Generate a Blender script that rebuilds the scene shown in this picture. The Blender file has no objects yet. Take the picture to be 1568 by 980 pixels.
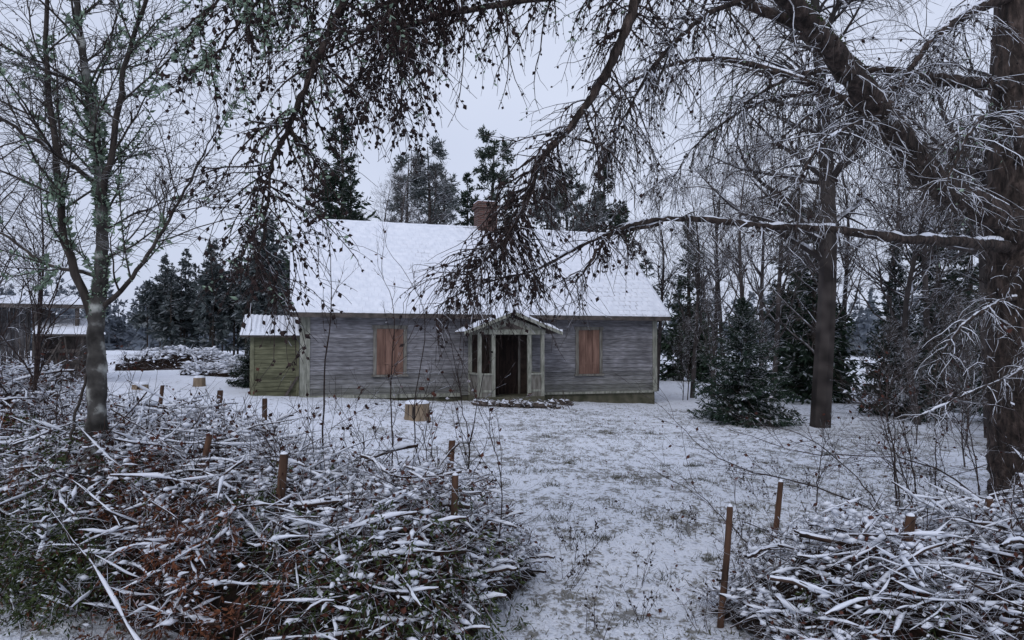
import bpy, math
import numpy as np
rng=np.random.default_rng(11)
scene=bpy.context.scene

# ------------------------------------------------------------------ helpers
def nrm(a): return a/np.maximum(np.linalg.norm(a,axis=-1,keepdims=True),1e-9)
_lat=np.random.default_rng(3).random((256,256))
def vnoise(x,y,s):
    x=np.asarray(x,float)/s+100.3; y=np.asarray(y,float)/s+100.7
    xi=np.floor(x).astype(int); yi=np.floor(y).astype(int); u=x-xi; v=y-yi
    u=u*u*(3-2*u); v=v*v*(3-2*v)
    f=lambda a,b:_lat[a%256,b%256]
    return (f(xi,yi)*(1-u)+f(xi+1,yi)*u)*(1-v)+(f(xi,yi+1)*(1-u)+f(xi+1,yi+1)*u)*v
def sstep(a,b,x):
    t=np.clip((np.asarray(x,float)-a)/(b-a),0,1); return t*t*(3-2*t)
def G(x,y):
    x=np.asarray(x,float); y=np.asarray(y,float)
    z=-0.042*np.clip(x,-15,14)*sstep(8,22,y)
    z=z+(vnoise(x,y,3.1)-.5)*.12*sstep(-5,10,y)+(vnoise(x,y,.7)-.5)*.06+(vnoise(x+40,y,.25)-.5)*.04
    return z

class MB:
    def __init__(s): s.V=[];s.F=[];s.n=0
    def add(s,V,F,m=0):
        V=np.asarray(V,float).reshape(-1,3); F=np.asarray(F,int)
        if len(F)==0: return
        s.V.append(V); s.F.append((F+s.n,m)); s.n+=len(V)
    def tubes(s,P,R,sides=4,m=0):
        P=np.asarray(P,float); R=np.asarray(R,float)
        if P.ndim==2: P=P[None];R=R[None]
        M,N,_=P.shape
        T=nrm(np.gradient(P,axis=1)); avg=nrm(P[:,-1]-P[:,0])
        ref=np.where(np.abs(avg[:,2:3])>.75,np.array([[1.,0.1,0]]),np.array([[0,0.05,1.]]))
        U=nrm(np.cross(T,ref[:,None,:]));W=np.cross(T,U)
        a=np.arange(sides)*2*math.pi/sides
        V=P[:,:,None]+R[:,:,None,None]*(U[:,:,None]*np.cos(a)[None,None,:,None]+W[:,:,None]*np.sin(a)[None,None,:,None])
        I=np.arange(M*N*sides).reshape(M,N,sides)
        A=I[:,:-1];D=I[:,1:]
        F=np.stack([A,np.roll(A,-1,2),np.roll(D,-1,2),D],-1).reshape(-1,4)
        s.add(V,F,m)
    def leaves(s,P,D,L,W,m=0,upb=0.0):
        P=np.asarray(P,float);D=nrm(np.asarray(D,float));M=len(P)
        r=rng.normal(size=(M,3)); r[:,2]+=upb
        S=nrm(np.cross(D,r)); L=np.broadcast_to(L,(M,))[:,None];W=np.broadcast_to(W,(M,))[:,None]
        V=np.stack([P,P+D*L*.45+S*W,P+D*L,P+D*L*.45-S*W],1)
        s.add(V,np.arange(M*4).reshape(M,4),m)
    def blades(s,P,D,L,W,m=0):
        M=len(P);D=nrm(D);S=nrm(np.cross(D,rng.normal(size=(M,3))));L=np.broadcast_to(L,(M,))[:,None];W=np.broadcast_to(W,(M,))[:,None]
        V=np.stack([P-S*W,P+S*W,P+D*L],1); s.add(V,np.arange(M*3).reshape(M,3),m)
    def octs(s,P,D,L,W,m=0):
        M=len(P);D=nrm(D);S=nrm(np.cross(D,rng.normal(size=(M,3))));T=np.cross(D,S)
        L=np.broadcast_to(L,(M,))[:,None];W=np.broadcast_to(W,(M,))[:,None];c=P+D*L*.45
        V=np.stack([P,c+S*W,c+T*W,c-S*W,c-T*W,P+D*L],1)
        f=np.array([[0,2,1],[0,3,2],[0,4,3],[0,1,4],[5,1,2],[5,2,3],[5,3,4],[5,4,1]])
        F=(np.arange(M)[:,None,None]*6+f[None]).reshape(-1,3); s.add(V,F,m)
    def box(s,a,b,m=0):
        x0,y0,z0=a;x1,y1,z1=b
        V=[(x0,y0,z0),(x1,y0,z0),(x1,y1,z0),(x0,y1,z0),(x0,y0,z1),(x1,y0,z1),(x1,y1,z1),(x0,y1,z1)]
        s.add(V,[(0,3,2,1),(4,5,6,7),(0,1,5,4),(1,2,6,5),(2,3,7,6),(3,0,4,7)],m)
    def hexa(s,V8,m=0):
        s.add(V8,[(0,3,2,1),(4,5,6,7),(0,1,5,4),(1,2,6,5),(2,3,7,6),(3,0,4,7)],m)
    def obj(s,name,mats,smooth=False,parent=None,link=True):
        if not s.V: return None
        me=bpy.data.meshes.new(name)
        V=np.concatenate(s.V); loops=[];tot=[];mi=[]
        for F,m in s.F:
            loops.append(F.reshape(-1)); tot.append(np.full(len(F),F.shape[1]));mi.append(np.full(len(F),m))
        loops=np.concatenate(loops);tot=np.concatenate(tot);mi=np.concatenate(mi)
        st=np.concatenate([[0],np.cumsum(tot)[:-1]])
        me.vertices.add(len(V));me.vertices.foreach_set('co',V.astype(np.float32).ravel())
        me.loops.add(len(loops));me.loops.foreach_set('vertex_index',loops.astype(np.int32))
        me.polygons.add(len(tot));me.polygons.foreach_set('loop_start',st.astype(np.int32))
        me.polygons.foreach_set('material_index',mi.astype(np.int32))
        me.polygons.foreach_set('use_smooth',np.full(len(tot),bool(smooth)))
        for mt in mats: me.materials.append(mt)
        me.update(calc_edges=True); me.validate()
        if not link: return me
        o=bpy.data.objects.new(name,me); scene.collection.objects.link(o)
        if parent: o.parent=parent
        return o
def place(name,me,loc,rot=0,sc=1,scz=None):
    o=bpy.data.objects.new(name,me);scene.collection.objects.link(o)
    o.location=loc;o.rotation_euler=(0,0,rot);o.scale=(sc,sc,scz or sc);return o
def empty(name,loc=(0,0,0),rot=0):
    o=bpy.data.objects.new(name,None);scene.collection.objects.link(o);o.location=loc;o.rotation_euler=(0,0,rot);o.empty_display_size=.2;return o

def grow(S,D,L,n,wob=.12,grav=0.):
    M=len(S);P=np.empty((M,n,3));P[:,0]=S;d=nrm(D);st=(np.broadcast_to(L,(M,))/(n-1))[:,None]
    for i in range(1,n):
        P[:,i]=P[:,i-1]+d*st; d=d+rng.normal(0,wob,(M,3)); d[:,2]+=grav; d=nrm(d)
    return P
def sprout(P,R,k,t0,t1,ang):
    M,N,_=P.shape;t=rng.uniform(t0,t1,(M,k));f=t*(N-1);i=np.clip(f.astype(int),0,N-2);u=(f-i)[...,None]
    m=np.arange(M)[:,None]
    pos=P[m,i]*(1-u)+P[m,i+1]*u; tan=nrm(P[m,i+1]-P[m,i]); r=R[m,i]*(1-u[...,0])+R[m,i+1]*u[...,0]
    q=rng.normal(size=tan.shape);q=nrm(q-(q*tan).sum(-1,keepdims=True)*tan)
    a=(ang*rng.uniform(.65,1.35,(M,k)))[...,None]
    D=tan*np.cos(a)+q*np.sin(a)
    return pos.reshape(-1,3),D.reshape(-1,3),r.ravel(),t.ravel()
def spline(pts,rad,n):
    pts=np.asarray(pts,float);k=len(pts)
    p=np.vstack([2*pts[0]-pts[1],pts,2*pts[-1]-pts[-2]])
    t=np.linspace(0,k-1,n);i=np.clip(t.astype(int),0,k-2);u=(t-i)[:,None]
    a,b,c,d=p[i],p[i+1],p[i+2],p[i+3]
    P=.5*((2*b)+(-a+c)*u+(2*a-5*b+4*c-d)*u**2+(-a+3*b-3*c+d)*u**3)
    R=np.interp(t,np.arange(k),rad); return P,R
def taper(r0,r1,n): 
    r0=np.asarray(r0,float)[:,None];return r0+(r1-r0)*np.linspace(0,1,n)[None]

# ------------------------------------------------------------------ materials
SN=(0.80,0.83,0.91,1)
def mat(name,c1,c2,scale=8,rough=.85,stretch=(1,1,1),snow=0.,slo=.35,shi=.7,bump=.0,objrand=0.,snscale=6,detail=5,spec=.2,c3=None):
    m=bpy.data.materials.new(name);m.use_nodes=True;nt=m.node_tree;N=nt.nodes;Lk=nt.links.new
    b=N['Principled BSDF'];b.inputs['Roughness'].default_value=rough;b.inputs['Specular IOR Level'].default_value=spec
    tc=N.new('ShaderNodeTexCoord');mp=N.new('ShaderNodeMapping');mp.inputs['Scale'].default_value=stretch
    Lk(tc.outputs['Object'],mp.inputs['Vector'])
    nz=N.new('ShaderNodeTexNoise');nz.inputs['Scale'].default_value=scale;nz.inputs['Detail'].default_value=detail;Lk(mp.outputs[0],nz.inputs['Vector'])
    cr=N.new('ShaderNodeValToRGB');cr.color_ramp.elements[0].position=.33;cr.color_ramp.elements[1].position=.68
    cr.color_ramp.elements[0].color=(*c1,1);cr.color_ramp.elements[1].color=(*c2,1)
    if c3: 
        e=cr.color_ramp.elements.new(.52);e.color=(*c3,1)
    Lk(nz.outputs['Fac'],cr.inputs[0]);col=cr.outputs[0]
    if objrand:
        oi=N.new('ShaderNodeObjectInfo');hs=N.new('ShaderNodeHueSaturation');mr=N.new('ShaderNodeMapRange')
        mr.inputs['To Min'].default_value=1-objrand;mr.inputs['To Max'].default_value=1+objrand
        Lk(oi.outputs['Random'],mr.inputs[0]);Lk(mr.outputs[0],hs.inputs['Value']);Lk(col,hs.inputs['Color']);col=hs.outputs[0]
    if snow>0:
        ge=N.new('ShaderNodeNewGeometry');sx=N.new('ShaderNodeSeparateXYZ');Lk(ge.outputs['Normal'],sx.inputs[0])
        n2=N.new('ShaderNodeTexNoise');n2.inputs['Scale'].default_value=snscale;n2.inputs['Detail'].default_value=1;Lk(tc.outputs['Object'],n2.inputs['Vector'])
        ad=N.new('ShaderNodeMath');ad.operation='MULTIPLY_ADD';ad.inputs[1].default_value=1.2;Lk(n2.outputs['Fac'],ad.inputs[0])
        sub=N.new('ShaderNodeMath');sub.operation='SUBTRACT';sub.inputs[1].default_value=.6;Lk(sx.outputs['Z'],sub.inputs[0]);Lk(sub.outputs[0],ad.inputs[2])
        mr=N.new('ShaderNodeMapRange');mr.inputs['From Min'].default_value=slo;mr.inputs['From Max'].default_value=shi;mr.inputs['To Max'].default_value=snow;Lk(ad.outputs[0],mr.inputs[0])
        mx=N.new('ShaderNodeMix');mx.data_type='RGBA';Lk(mr.outputs[0],mx.inputs[0]);Lk(col,mx.inputs[6]);mx.inputs[7].default_value=SN;col=mx.outputs[2]
    Lk(col,b.inputs['Base Color'])
    if bump:
        bp=N.new('ShaderNodeBump');bp.inputs['Strength'].default_value=1;bp.inputs['Distance'].default_value=bump;Lk(nz.outputs['Fac'],bp.inputs['Height']);Lk(bp.outputs[0],b.inputs['Normal'])
    return m
M_snow=mat('snow_clump',(.74,.77,.84),(.84,.86,.92),9,bump=.015,rough=.7,detail=3)
M_bark=mat('bark_dark',(.025,.02,.018),(.075,.062,.053),14,stretch=(1,1,.3),snow=.85,slo=.62,shi=.9,bump=.02,detail=3)
M_larch=mat('bark_larch',(.020,.016,.014),(.115,.085,.072),16,stretch=(1,1,.28),bump=.10,snow=.9,slo=.74,shi=.92,snscale=9,detail=6,c3=(.055,.041,.035))
M_twig=mat('twig_brown',(.020,.014,.013),(.055,.038,.033),20,snow=.8,slo=.6,shi=.95,detail=1)
M_twigs=mat('twig_snowy',(.032,.027,.025),(.085,.07,.06),20,snow=.95,slo=.3,shi=.65,detail=1)
M_birch=mat('bark_birch',(.022,.020,.018),(.42,.43,.40),6,stretch=(1,1,1.1),bump=.012,c3=(.075,.07,.064),detail=6)
M_cone=mat('cone_brown',(.012,.009,.009),(.045,.027,.024),30,detail=1)
M_lichen=mat('lichen',(.14,.20,.14),(.34,.44,.33),20,detail=1)
M_spr=mat('spruce_needles',(.010,.020,.013),(.035,.055,.034),5,snow=.5,slo=.75,shi=1.15,objrand=.3,snscale=2,detail=1)
M_sprS=mat('spruce_needles_frosted',(.012,.024,.016),(.034,.052,.036),5,snow=.7,slo=.68,shi=1.05,objrand=.25,snscale=2,detail=1)
M_pine=mat('pine_needles',(.022,.034,.024),(.06,.078,.056),3,snow=.4,slo=.6,shi=1.1,objrand=.3,snscale=2,detail=1)
M_pineH=mat('pine_needles_hazed_snowy',(.06,.072,.070),(.13,.15,.145),3,snow=.6,slo=.4,shi=1.0,objrand=.2,snscale=2,detail=1)  # base colour paled to imitate air haze; snow is mixed over it
M_far=mat('far_needles',(.035,.045,.045),(.075,.09,.09),.6,snow=.3,slo=.5,shi=1.1,detail=1)  # needle colour lightened and greyed to suggest distance haze
M_haze=mat('far_forest_hazed',(.12,.14,.165),(.19,.215,.25),.5,detail=1)  # pale blue-grey is aerial haze painted into the colour, no frost
M_bare=mat('bare_branches',(.032,.027,.026),(.10,.085,.08),2,snow=.88,slo=.42,shi=.78,objrand=.3,snscale=3,detail=1)
M_stick=mat('brushwood',(.014,.010,.008),(.07,.043,.032),11,snow=.95,slo=.55,shi=.78,snscale=14,detail=2)
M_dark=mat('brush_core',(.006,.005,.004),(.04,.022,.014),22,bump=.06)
M_thG=mat('cedar_green',(.018,.030,.010),(.075,.10,.034),5,snow=.75,slo=.75,shi=1.05,detail=2)
M_thB=mat('cedar_rust',(.055,.022,.012),(.21,.08,.04),5,snow=.6,slo=.75,shi=1.05,detail=2)
M_stake=mat('stake_wood',(.035,.022,.016),(.14,.075,.048),12,stretch=(1,1,.25),bump=.01)
M_leaf=mat('dead_leaf',(.025,.012,.010),(.11,.042,.03),9,snow=.75,slo=.7,shi=1.0,detail=1)
M_grass=mat('dry_grass',(.045,.048,.032),(.15,.135,.09),2,detail=1)
M_wood=mat('cut_wood',(.14,.105,.075),(.34,.26,.18),8,stretch=(1,1,.2),bump=.01)

def ground_mat():
    m=bpy.data.materials.new('snowy_grass');m.use_nodes=True;nt=m.node_tree;N=nt.nodes;Lk=nt.links.new
    b=N['Principled BSDF'];b.inputs['Roughness'].default_value=.75;b.inputs['Specular IOR Level'].default_value=.2
    tc=N.new('ShaderNodeTexCoord')
    def noise(s,d,st=(1,1,1)):
        mp=N.new('ShaderNodeMapping');mp.inputs['Scale'].default_value=st;Lk(tc.outputs['Object'],mp.inputs[0])
        n=N.new('ShaderNodeTexNoise');n.inputs['Scale'].default_value=s;n.inputs['Detail'].default_value=d;n.inputs['Roughness'].default_value=.65;Lk(mp.outputs[0],n.inputs['Vector']);return n.outputs['Fac']
    a=noise(6,6,(1,.55,1));c=noise(.5,3);f=noise(22,3,(1,.7,1))
    def math_(op,x,y):
        q=N.new('ShaderNodeMath');q.operation=op
        for i,v in enumerate((x,y)):
            if isinstance(v,(int,float)): q.inputs[i].default_value=v
            else: Lk(v,q.inputs[i])
        return q.outputs[0]
    s=math_('ADD',math_('MULTIPLY',a,.60),math_('ADD',math_('MULTIPLY',c,.34),math_('MULTIPLY',f,.5)))
    sx=N.new('ShaderNodeSeparateXYZ');Lk(tc.outputs['Object'],sx.inputs[0])
    mr=N.new('ShaderNodeMapRange');mr.inputs['From Min'].default_value=-1.;mr.inputs['From Max'].default_value=-5;mr.inputs['To Min'].default_value=0;mr.inputs['To Max'].default_value=-.06;Lk(sx.outputs['X'],mr.inputs[0])
    my=N.new('ShaderNodeMapRange');my.inputs['From Min'].default_value=20;my.inputs['From Max'].default_value=36;my.inputs['To Min'].default_value=0;my.inputs['To Max'].default_value=-.08;Lk(sx.outputs['Y'],my.inputs[0])
    s=math_('ADD',math_('ADD',s,mr.outputs[0]),my.outputs[0])
    r=N.new('ShaderNodeMapRange');r.inputs['From Min'].default_value=.715;r.inputs['From Max'].default_value=.80;r.inputs['To Max'].default_value=.85;Lk(s,r.inputs[0])
    cr=N.new('ShaderNodeValToRGB');cr.color_ramp.elements[0].color=(.06,.06,.045,1);cr.color_ramp.elements[1].color=(.17,.15,.11,1);cr.color_ramp.elements[0].position=.3;cr.color_ramp.elements[1].position=.7;Lk(f,cr.inputs[0])
    sn=N.new('ShaderNodeValToRGB');sn.color_ramp.elements[0].color=(.76,.79,.86,1);sn.color_ramp.elements[1].color=(.88,.90,.96,1);sn.color_ramp.elements[0].position=.35;sn.color_ramp.elements[1].position=.6;Lk(f,sn.inputs[0])
    mx=N.new('ShaderNodeMix');mx.data_type='RGBA';Lk(r.outputs[0],mx.inputs[0]);Lk(sn.outputs[0],mx.inputs[6]);Lk(cr.outputs[0],mx.inputs[7]);Lk(mx.outputs[2],b.inputs['Base Color'])
    bp=N.new('ShaderNodeBump');bp.inputs['Distance'].default_value=.08;bp.inputs['Strength'].default_value=1;bp.invert=True;Lk(math_('ADD',a,math_('MULTIPLY',f,.5)),bp.inputs['Height']);Lk(bp.outputs[0],b.inputs['Normal'])
    return m

# ------------------------------------------------------------------ ground
u=np.linspace(-1,1,420);xs=np.sinh(u*5.2)/np.sinh(5.2)*420
v=np.linspace(0,1,420);ys=-12+np.sinh(v*5.0)/np.sinh(5.0)*640
X,Y=np.meshgrid(xs,ys);Z=G(X,Y)
I=np.arange(X.size).reshape(X.shape)
mb=MB();mb.add(np.stack([X,Y,Z],-1),np.stack([I[:-1,:-1],I[:-1,1:],I[1:,1:],I[1:,:-1]],-1).reshape(-1,4))
mb.obj('ground',[ground_mat()],smooth=True)

n=150000
gx=rng.uniform(-6,11,n);gy=4.2+(rng.random(n)**1.35)*22
keep=(vnoise(gx,gy,.3)*.55+vnoise(gx,gy,1.6)*.55)>rng.uniform(.36,.88,n);gx=gx[keep];gy=gy[keep]
P=np.stack([gx,gy,G(gx,gy)-.01],-1);D=rng.normal(0,.8,(len(gx),3));D[:,2]=np.abs(D[:,2])+.25
mb=MB();mb.blades(P,D,rng.uniform(.02,.075,len(gx)),rng.uniform(.003,.0065,len(gx)))
n=60;cx=rng.uniform(-1,7,n);cy=rng.uniform(5,18,n)
for x,y in zip(cx,cy):
    k=90;s_=rng.uniform(.05,.14);px=x+rng.normal(0,s_,k);py=y+rng.normal(0,s_,k)
    D=rng.normal(0,.6,(k,3));D[:,2]=np.abs(D[:,2])+.4
    mb.blades(np.stack([px,py,G(px,py)-.01],-1),D,rng.uniform(.04,.12,k),.004)
mb.obj('grass',[M_grass])
mb=MB();n=1500;gx=rng.uniform(-6,12,n);gy=rng.uniform(4.5,26,n);D=rng.normal(0,1,(n,3));D[:,2]*=.3
mb.leaves(np.stack([gx,gy,G(gx,gy)+.015],-1),D,rng.uniform(.03,.07,n),rng.uniform(.012,.025,n),upb=2.)
mb.obj('fallen_leaves',[M_leaf])

# ------------------------------------------------------------------ house
PH=math.radians(17)
house=empty('wooden_house',(-6.83,24.0,0),PH)
LEN=12.76;DEP=8.0;Z0=.25;ZE=3.05;ZR=6.76
def board_mat(name,c1,c2,c3,period=.15,z0=Z0,axis='Z',base=None):
    m=mat(name,c1,c2,3.0,stretch=(1.,1.,7) if axis=='Z' else (7,7,1),c3=c3,bump=.006,detail=8)
    nt=m.node_tree;N=nt.nodes;Lk=nt.links.new
    tc=[q for q in N if q.type=='TEX_COORD'][0];sx=N.new('ShaderNodeSeparateXYZ');Lk(tc.outputs['Object'],sx.inputs[0])
    a=N.new('ShaderNodeMath');a.operation='SUBTRACT';a.inputs[1].default_value=z0;Lk(sx.outputs[axis],a.inputs[0])
    d=N.new('ShaderNodeMath');d.operation='DIVIDE';d.inputs[1].default_value=period;Lk(a.outputs[0],d.inputs[0])
    f=N.new('ShaderNodeMath');f.operation='FLOOR';Lk(d.outputs[0],f.inputs[0])
    w=N.new('ShaderNodeTexWhiteNoise');w.noise_dimensions='1D';Lk(f.outputs[0],w.inputs['W'])
    mr=N.new('ShaderNodeMapRange');mr.inputs['To Min'].default_value=.72;mr.inputs['To Max'].default_value=1.15;Lk(w.outputs['Value'],mr.inputs[0])
    n=N.new('ShaderNodeTexNoise');n.inputs['Scale'].default_value=1.1;n.inputs['Detail'].default_value=7;Lk(tc.outputs['Object'],n.inputs['Vector'])
    m2=N.new('ShaderNodeMapRange');m2.inputs['From Min'].default_value=.3;m2.inputs['From Max'].default_value=.7;m2.inputs['To Min'].default_value=.58;m2.inputs['To Max'].default_value=1.15;Lk(n.outputs['Fac'],m2.inputs[0])
    mu=N.new('ShaderNodeMath');mu.operation='MULTIPLY';Lk(mr.outputs[0],mu.inputs[0]);Lk(m2.outputs[0],mu.inputs[1])
    b=N['Principled BSDF'];src=b.inputs['Base Color'].links[0].from_socket
    hs=N.new('ShaderNodeHueSaturation');Lk(src,hs.inputs['Color']);Lk(mu.outputs[0],hs.inputs['Value']);col=hs.outputs[0]
    if base:   # algae staining low on the wall
        ms=N.new('ShaderNodeMapRange');ms.inputs['From Min'].default_value=1.25;ms.inputs['From Max'].default_value=.2;ms.inputs['To Max'].default_value=.95;Lk(sx.outputs['Z'],ms.inputs[0])
        mm=N.new('ShaderNodeMath');mm.operation='MULTIPLY';Lk(ms.outputs[0],mm.inputs[0]);Lk(n.outputs['Fac'],mm.inputs[1])
        mx=N.new('ShaderNodeMix');mx.data_type='RGBA';Lk(mm.outputs[0],mx.inputs[0]);Lk(col,mx.inputs[6]);mx.inputs[7].default_value=(*base,1);col=mx.outputs[2]
    Lk(col,b.inputs['Base Color'])
    return m
M_wall=board_mat('weathered_grey_boards',(.14,.135,.14),(.34,.335,.36),(.24,.235,.25),base=(.10,.105,.065))
M_olive=board_mat('olive_boards',(.11,.11,.065),(.21,.21,.13),(.16,.16,.10))
M_trim=mat('faded_trim',(.15,.155,.125),(.36,.36,.31),6,stretch=(2,2,.5),detail=8,bump=.004)
M_trimd=mat('grey_trim',(.11,.10,.085),(.23,.22,.195),6,stretch=(2,2,.5),detail=8)
M_ply=mat('window_boarding',(.11,.062,.048),(.25,.15,.115),2.5,stretch=(3,3,.5),detail=8)
M_door=mat('dark_door',(.014,.010,.009),(.04,.026,.022),5,stretch=(3,3,.5))
M_found=mat('mossy_concrete',(.04,.042,.025),(.14,.13,.095),3,bump=.02,detail=8)
M_fascia=mat('dark_fascia',(.05,.045,.04),(.12,.10,.09),5)

def clap(mb,x0,x1,z0,z1,y,period=.15,m=0,sgn=-1,axis='x'):
    k=int(math.ceil((z1-z0)/period))
    for i in range(k):
        a=z0+i*period;b=min(a+period,z1);j=rng.uniform(-.004,.004);j2=rng.uniform(-.004,.004)
        o=y+sgn*(.028+j);o2=y+sgn*(.028+j2);q=y+sgn*.005
        if axis=='x': V=[(x0,o,a),(x1,o2,a),(x1,q,b),(x0,q,b),(x0,y+.02*-sgn,a),(x1,y+.02*-sgn,a)]
        else: V=[(o,x0,a),(o2,x1,a),(q,x1,b),(q,x0,b),(y+.02*-sgn,x0,a),(y+.02*-sgn,x1,a)]
        mb.add(V,[(0,1,2,3),(4,5,1,0)],m)
mb=MB();clap(mb,.0,LEN,Z0,ZE+.1,0);
clap(mb,0,DEP,Z0,ZE,0,axis='y');clap(mb,0,DEP,Z0,ZE,LEN,sgn=1,axis='y')
clap(mb,0,LEN,Z0,ZE,DEP,sgn=1)
nb=int((ZR-ZE)/.15)
for i in range(nb):
    a=ZE+i*.15;f=(a-ZE+.15)/(ZR-ZE);h=DEP/2*(1-f)
    for xx,s in((0,-1),(LEN,1)):
        mb.add([(xx+s*.026,DEP/2-h-.1,a),(xx+s*.026,DEP/2+h+.1,a),(xx+s*.006,DEP/2+h+.05,a+.15),(xx+s*.006,DEP/2-h-.05,a+.15)],[(0,1,2,3)])
mb.obj('walls',[M_wall],parent=house)
mb=MB();mb.box((.03,.03,-.8),(LEN-.03,DEP-.03,Z0+.02));mb.obj('foundation',[M_found],parent=house)
mb=MB()
mb.box((-.045,-.05,Z0-.02),(.16,.14,ZE));mb.box((.165,-.042,Z0),(.27,-.01,ZE-.1))
mb.box((LEN-.13,-.05,Z0-.02),(LEN+.045,.14,ZE))
mb.box((.28,-.055,Z0-.05),(5.3,-.005,Z0+.07));mb.box((8.1,-.055,Z0-.05),(LEN-.14,-.005,Z0+.03))
mb.obj('corner_boards',[M_trim],parent=house)
def window(cx,w,z0,z1):
    mb=MB();f=.11
    mb.box((cx-w/2,-.065,z0),(cx-w/2+f,-.005,z1),0);mb.box((cx+w/2-f,-.065,z0),(cx+w/2,-.005,z1),0)
    mb.box((cx-w/2-.04,-.075,z1),(cx+w/2+.04,-.005,z1+.11),0);mb.box((cx-w/2-.05,-.10,z0-.07),(cx+w/2+.05,-.005,z0),0)
    bw=(w-2*f-.012)/3
    for i in range(3):
        xa=cx-w/2+f+.003+i*(bw+.002);zz=rng.uniform(-.01,.01)
        mb.box((xa,-.048-rng.uniform(0,.008),z0+.004),(xa+bw-.008,-.01,z1-.01+zz),1)
    mb.box((cx-w/2+f+.01,-.062,z0+.35),(cx+w/2-f-.01,-.058,z0+.43),1)
    mb.box((cx-.02,-.066,z0+.005),(cx+.02,-.0625,z1-.02),1)
    mb.obj('window',[M_trimd,M_ply,M_snow],parent=house)
window(2.86,1.12,.98,2.52);window(10.06,1.04,.92,2.52)
def slab(mb,x0,x1,a,b,t,m=0):
    (ya,za),(yb,zb)=a,b
    mb.hexa([(x0,ya,za-t),(x1,ya,za-t),(x1,yb,zb-t),(x0,yb,zb-t),(x0,ya,za),(x1,ya,za),(x1,yb,zb),(x0,yb,zb)],m)
OV=.5;ez=ZE-.02
mb=MB();x0,x1=-.36,LEN+.36
slab(mb,x0,x1,(-OV,ez),(DEP/2-.001,ZR),.12);slab(mb,x0,x1,(DEP+OV,ez),(DEP/2+.001,ZR),.12)
mb.box((x0,-OV-.02,ez-.17),(x1,-OV-.002,ez-.01))
mb.obj('roof_deck',[M_fascia],parent=house)
def roofsnow():
    m=mat('roof_snow',(.76,.79,.86),(.88,.90,.96),4,rough=.7)
    nt=m.node_tree;N=nt.nodes;Lk=nt.links.new;tc=[q for q in N if q.type=='TEX_COORD'][0]
    sx=N.new('ShaderNodeSeparateXYZ');Lk(tc.outputs['Object'],sx.inputs[0]);cb=N.new('ShaderNodeCombineXYZ');Lk(sx.outputs['X'],cb.inputs[0]);Lk(sx.outputs['Z'],cb.inputs[1])
    br=N.new('ShaderNodeTexBrick');br.inputs['Scale'].default_value=1;br.inputs['Brick Width'].default_value=.24;br.inputs['Row Height'].default_value=.18;br.inputs['Mortar Size'].default_value=.024;br.inputs['Mortar Smooth'].default_value=.5
    Lk(cb.outputs[0],br.inputs['Vector'])
    n=N.new('ShaderNodeTexNoise');n.inputs['Scale'].default_value=.5;n.inputs['Detail'].default_value=4;Lk(tc.outputs['Object'],n.inputs['Vector'])
    n3=N.new('ShaderNodeTexNoise');n3.inputs['Scale'].default_value=7;n3.inputs['Detail'].default_value=3;Lk(tc.outputs['Object'],n3.inputs['Vector'])
    gx_=N.new('ShaderNodeMapRange');gx_.inputs['From Min'].default_value=0;gx_.inputs['From Max'].default_value=12;gx_.inputs['To Min'].default_value=-.10;gx_.inputs['To Max'].default_value=.07;Lk(sx.outputs['X'],gx_.inputs[0])
    ad=N.new('ShaderNodeMath');ad.operation='ADD';Lk(n.outputs['Fac'],ad.inputs[0]);Lk(gx_.outputs[0],ad.inputs[1])
    mr=N.new('ShaderNodeMapRange');mr.inputs['From Min'].default_value=.46;mr.inputs['From Max'].default_value=.68;Lk(ad.outputs[0],mr.inputs[0])
    mr3=N.new('ShaderNodeMapRange');mr3.inputs['From Min'].default_value=.44;mr3.inputs['From Max'].default_value=.62;mr3.inputs['To Max'].default_value=.6;Lk(n3.outputs['Fac'],mr3.inputs[0])
    mu=N.new('ShaderNodeMath');mu.operation='MULTIPLY';Lk(br.outputs['Fac'],mu.inputs[0]);Lk(mr.outputs[0],mu.inputs[1])
    mu2=N.new('ShaderNodeMath');mu2.operation='MULTIPLY';Lk(mu.outputs[0],mu2.inputs[0]);Lk(mr3.outputs[0],mu2.inputs[1])
    b=N['Principled BSDF'];src=b.inputs['Base Color'].links[0].from_socket
    mx=N.new('ShaderNodeMix');mx.data_type='RGBA';Lk(mu2.outputs[0],mx.inputs[0]);Lk(src,mx.inputs[6]);mx.inputs[7].default_value=(.15,.14,.14,1);Lk(mx.outputs[2],b.inputs['Base Color'])
    bp=N.new('ShaderNodeBump');bp.inputs['Distance'].default_value=.008;bp.invert=True;Lk(br.outputs['Fac'],bp.inputs['Height']);Lk(bp.outputs[0],b.inputs['Normal'])
    return m
M_rs=roofsnow()
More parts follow.
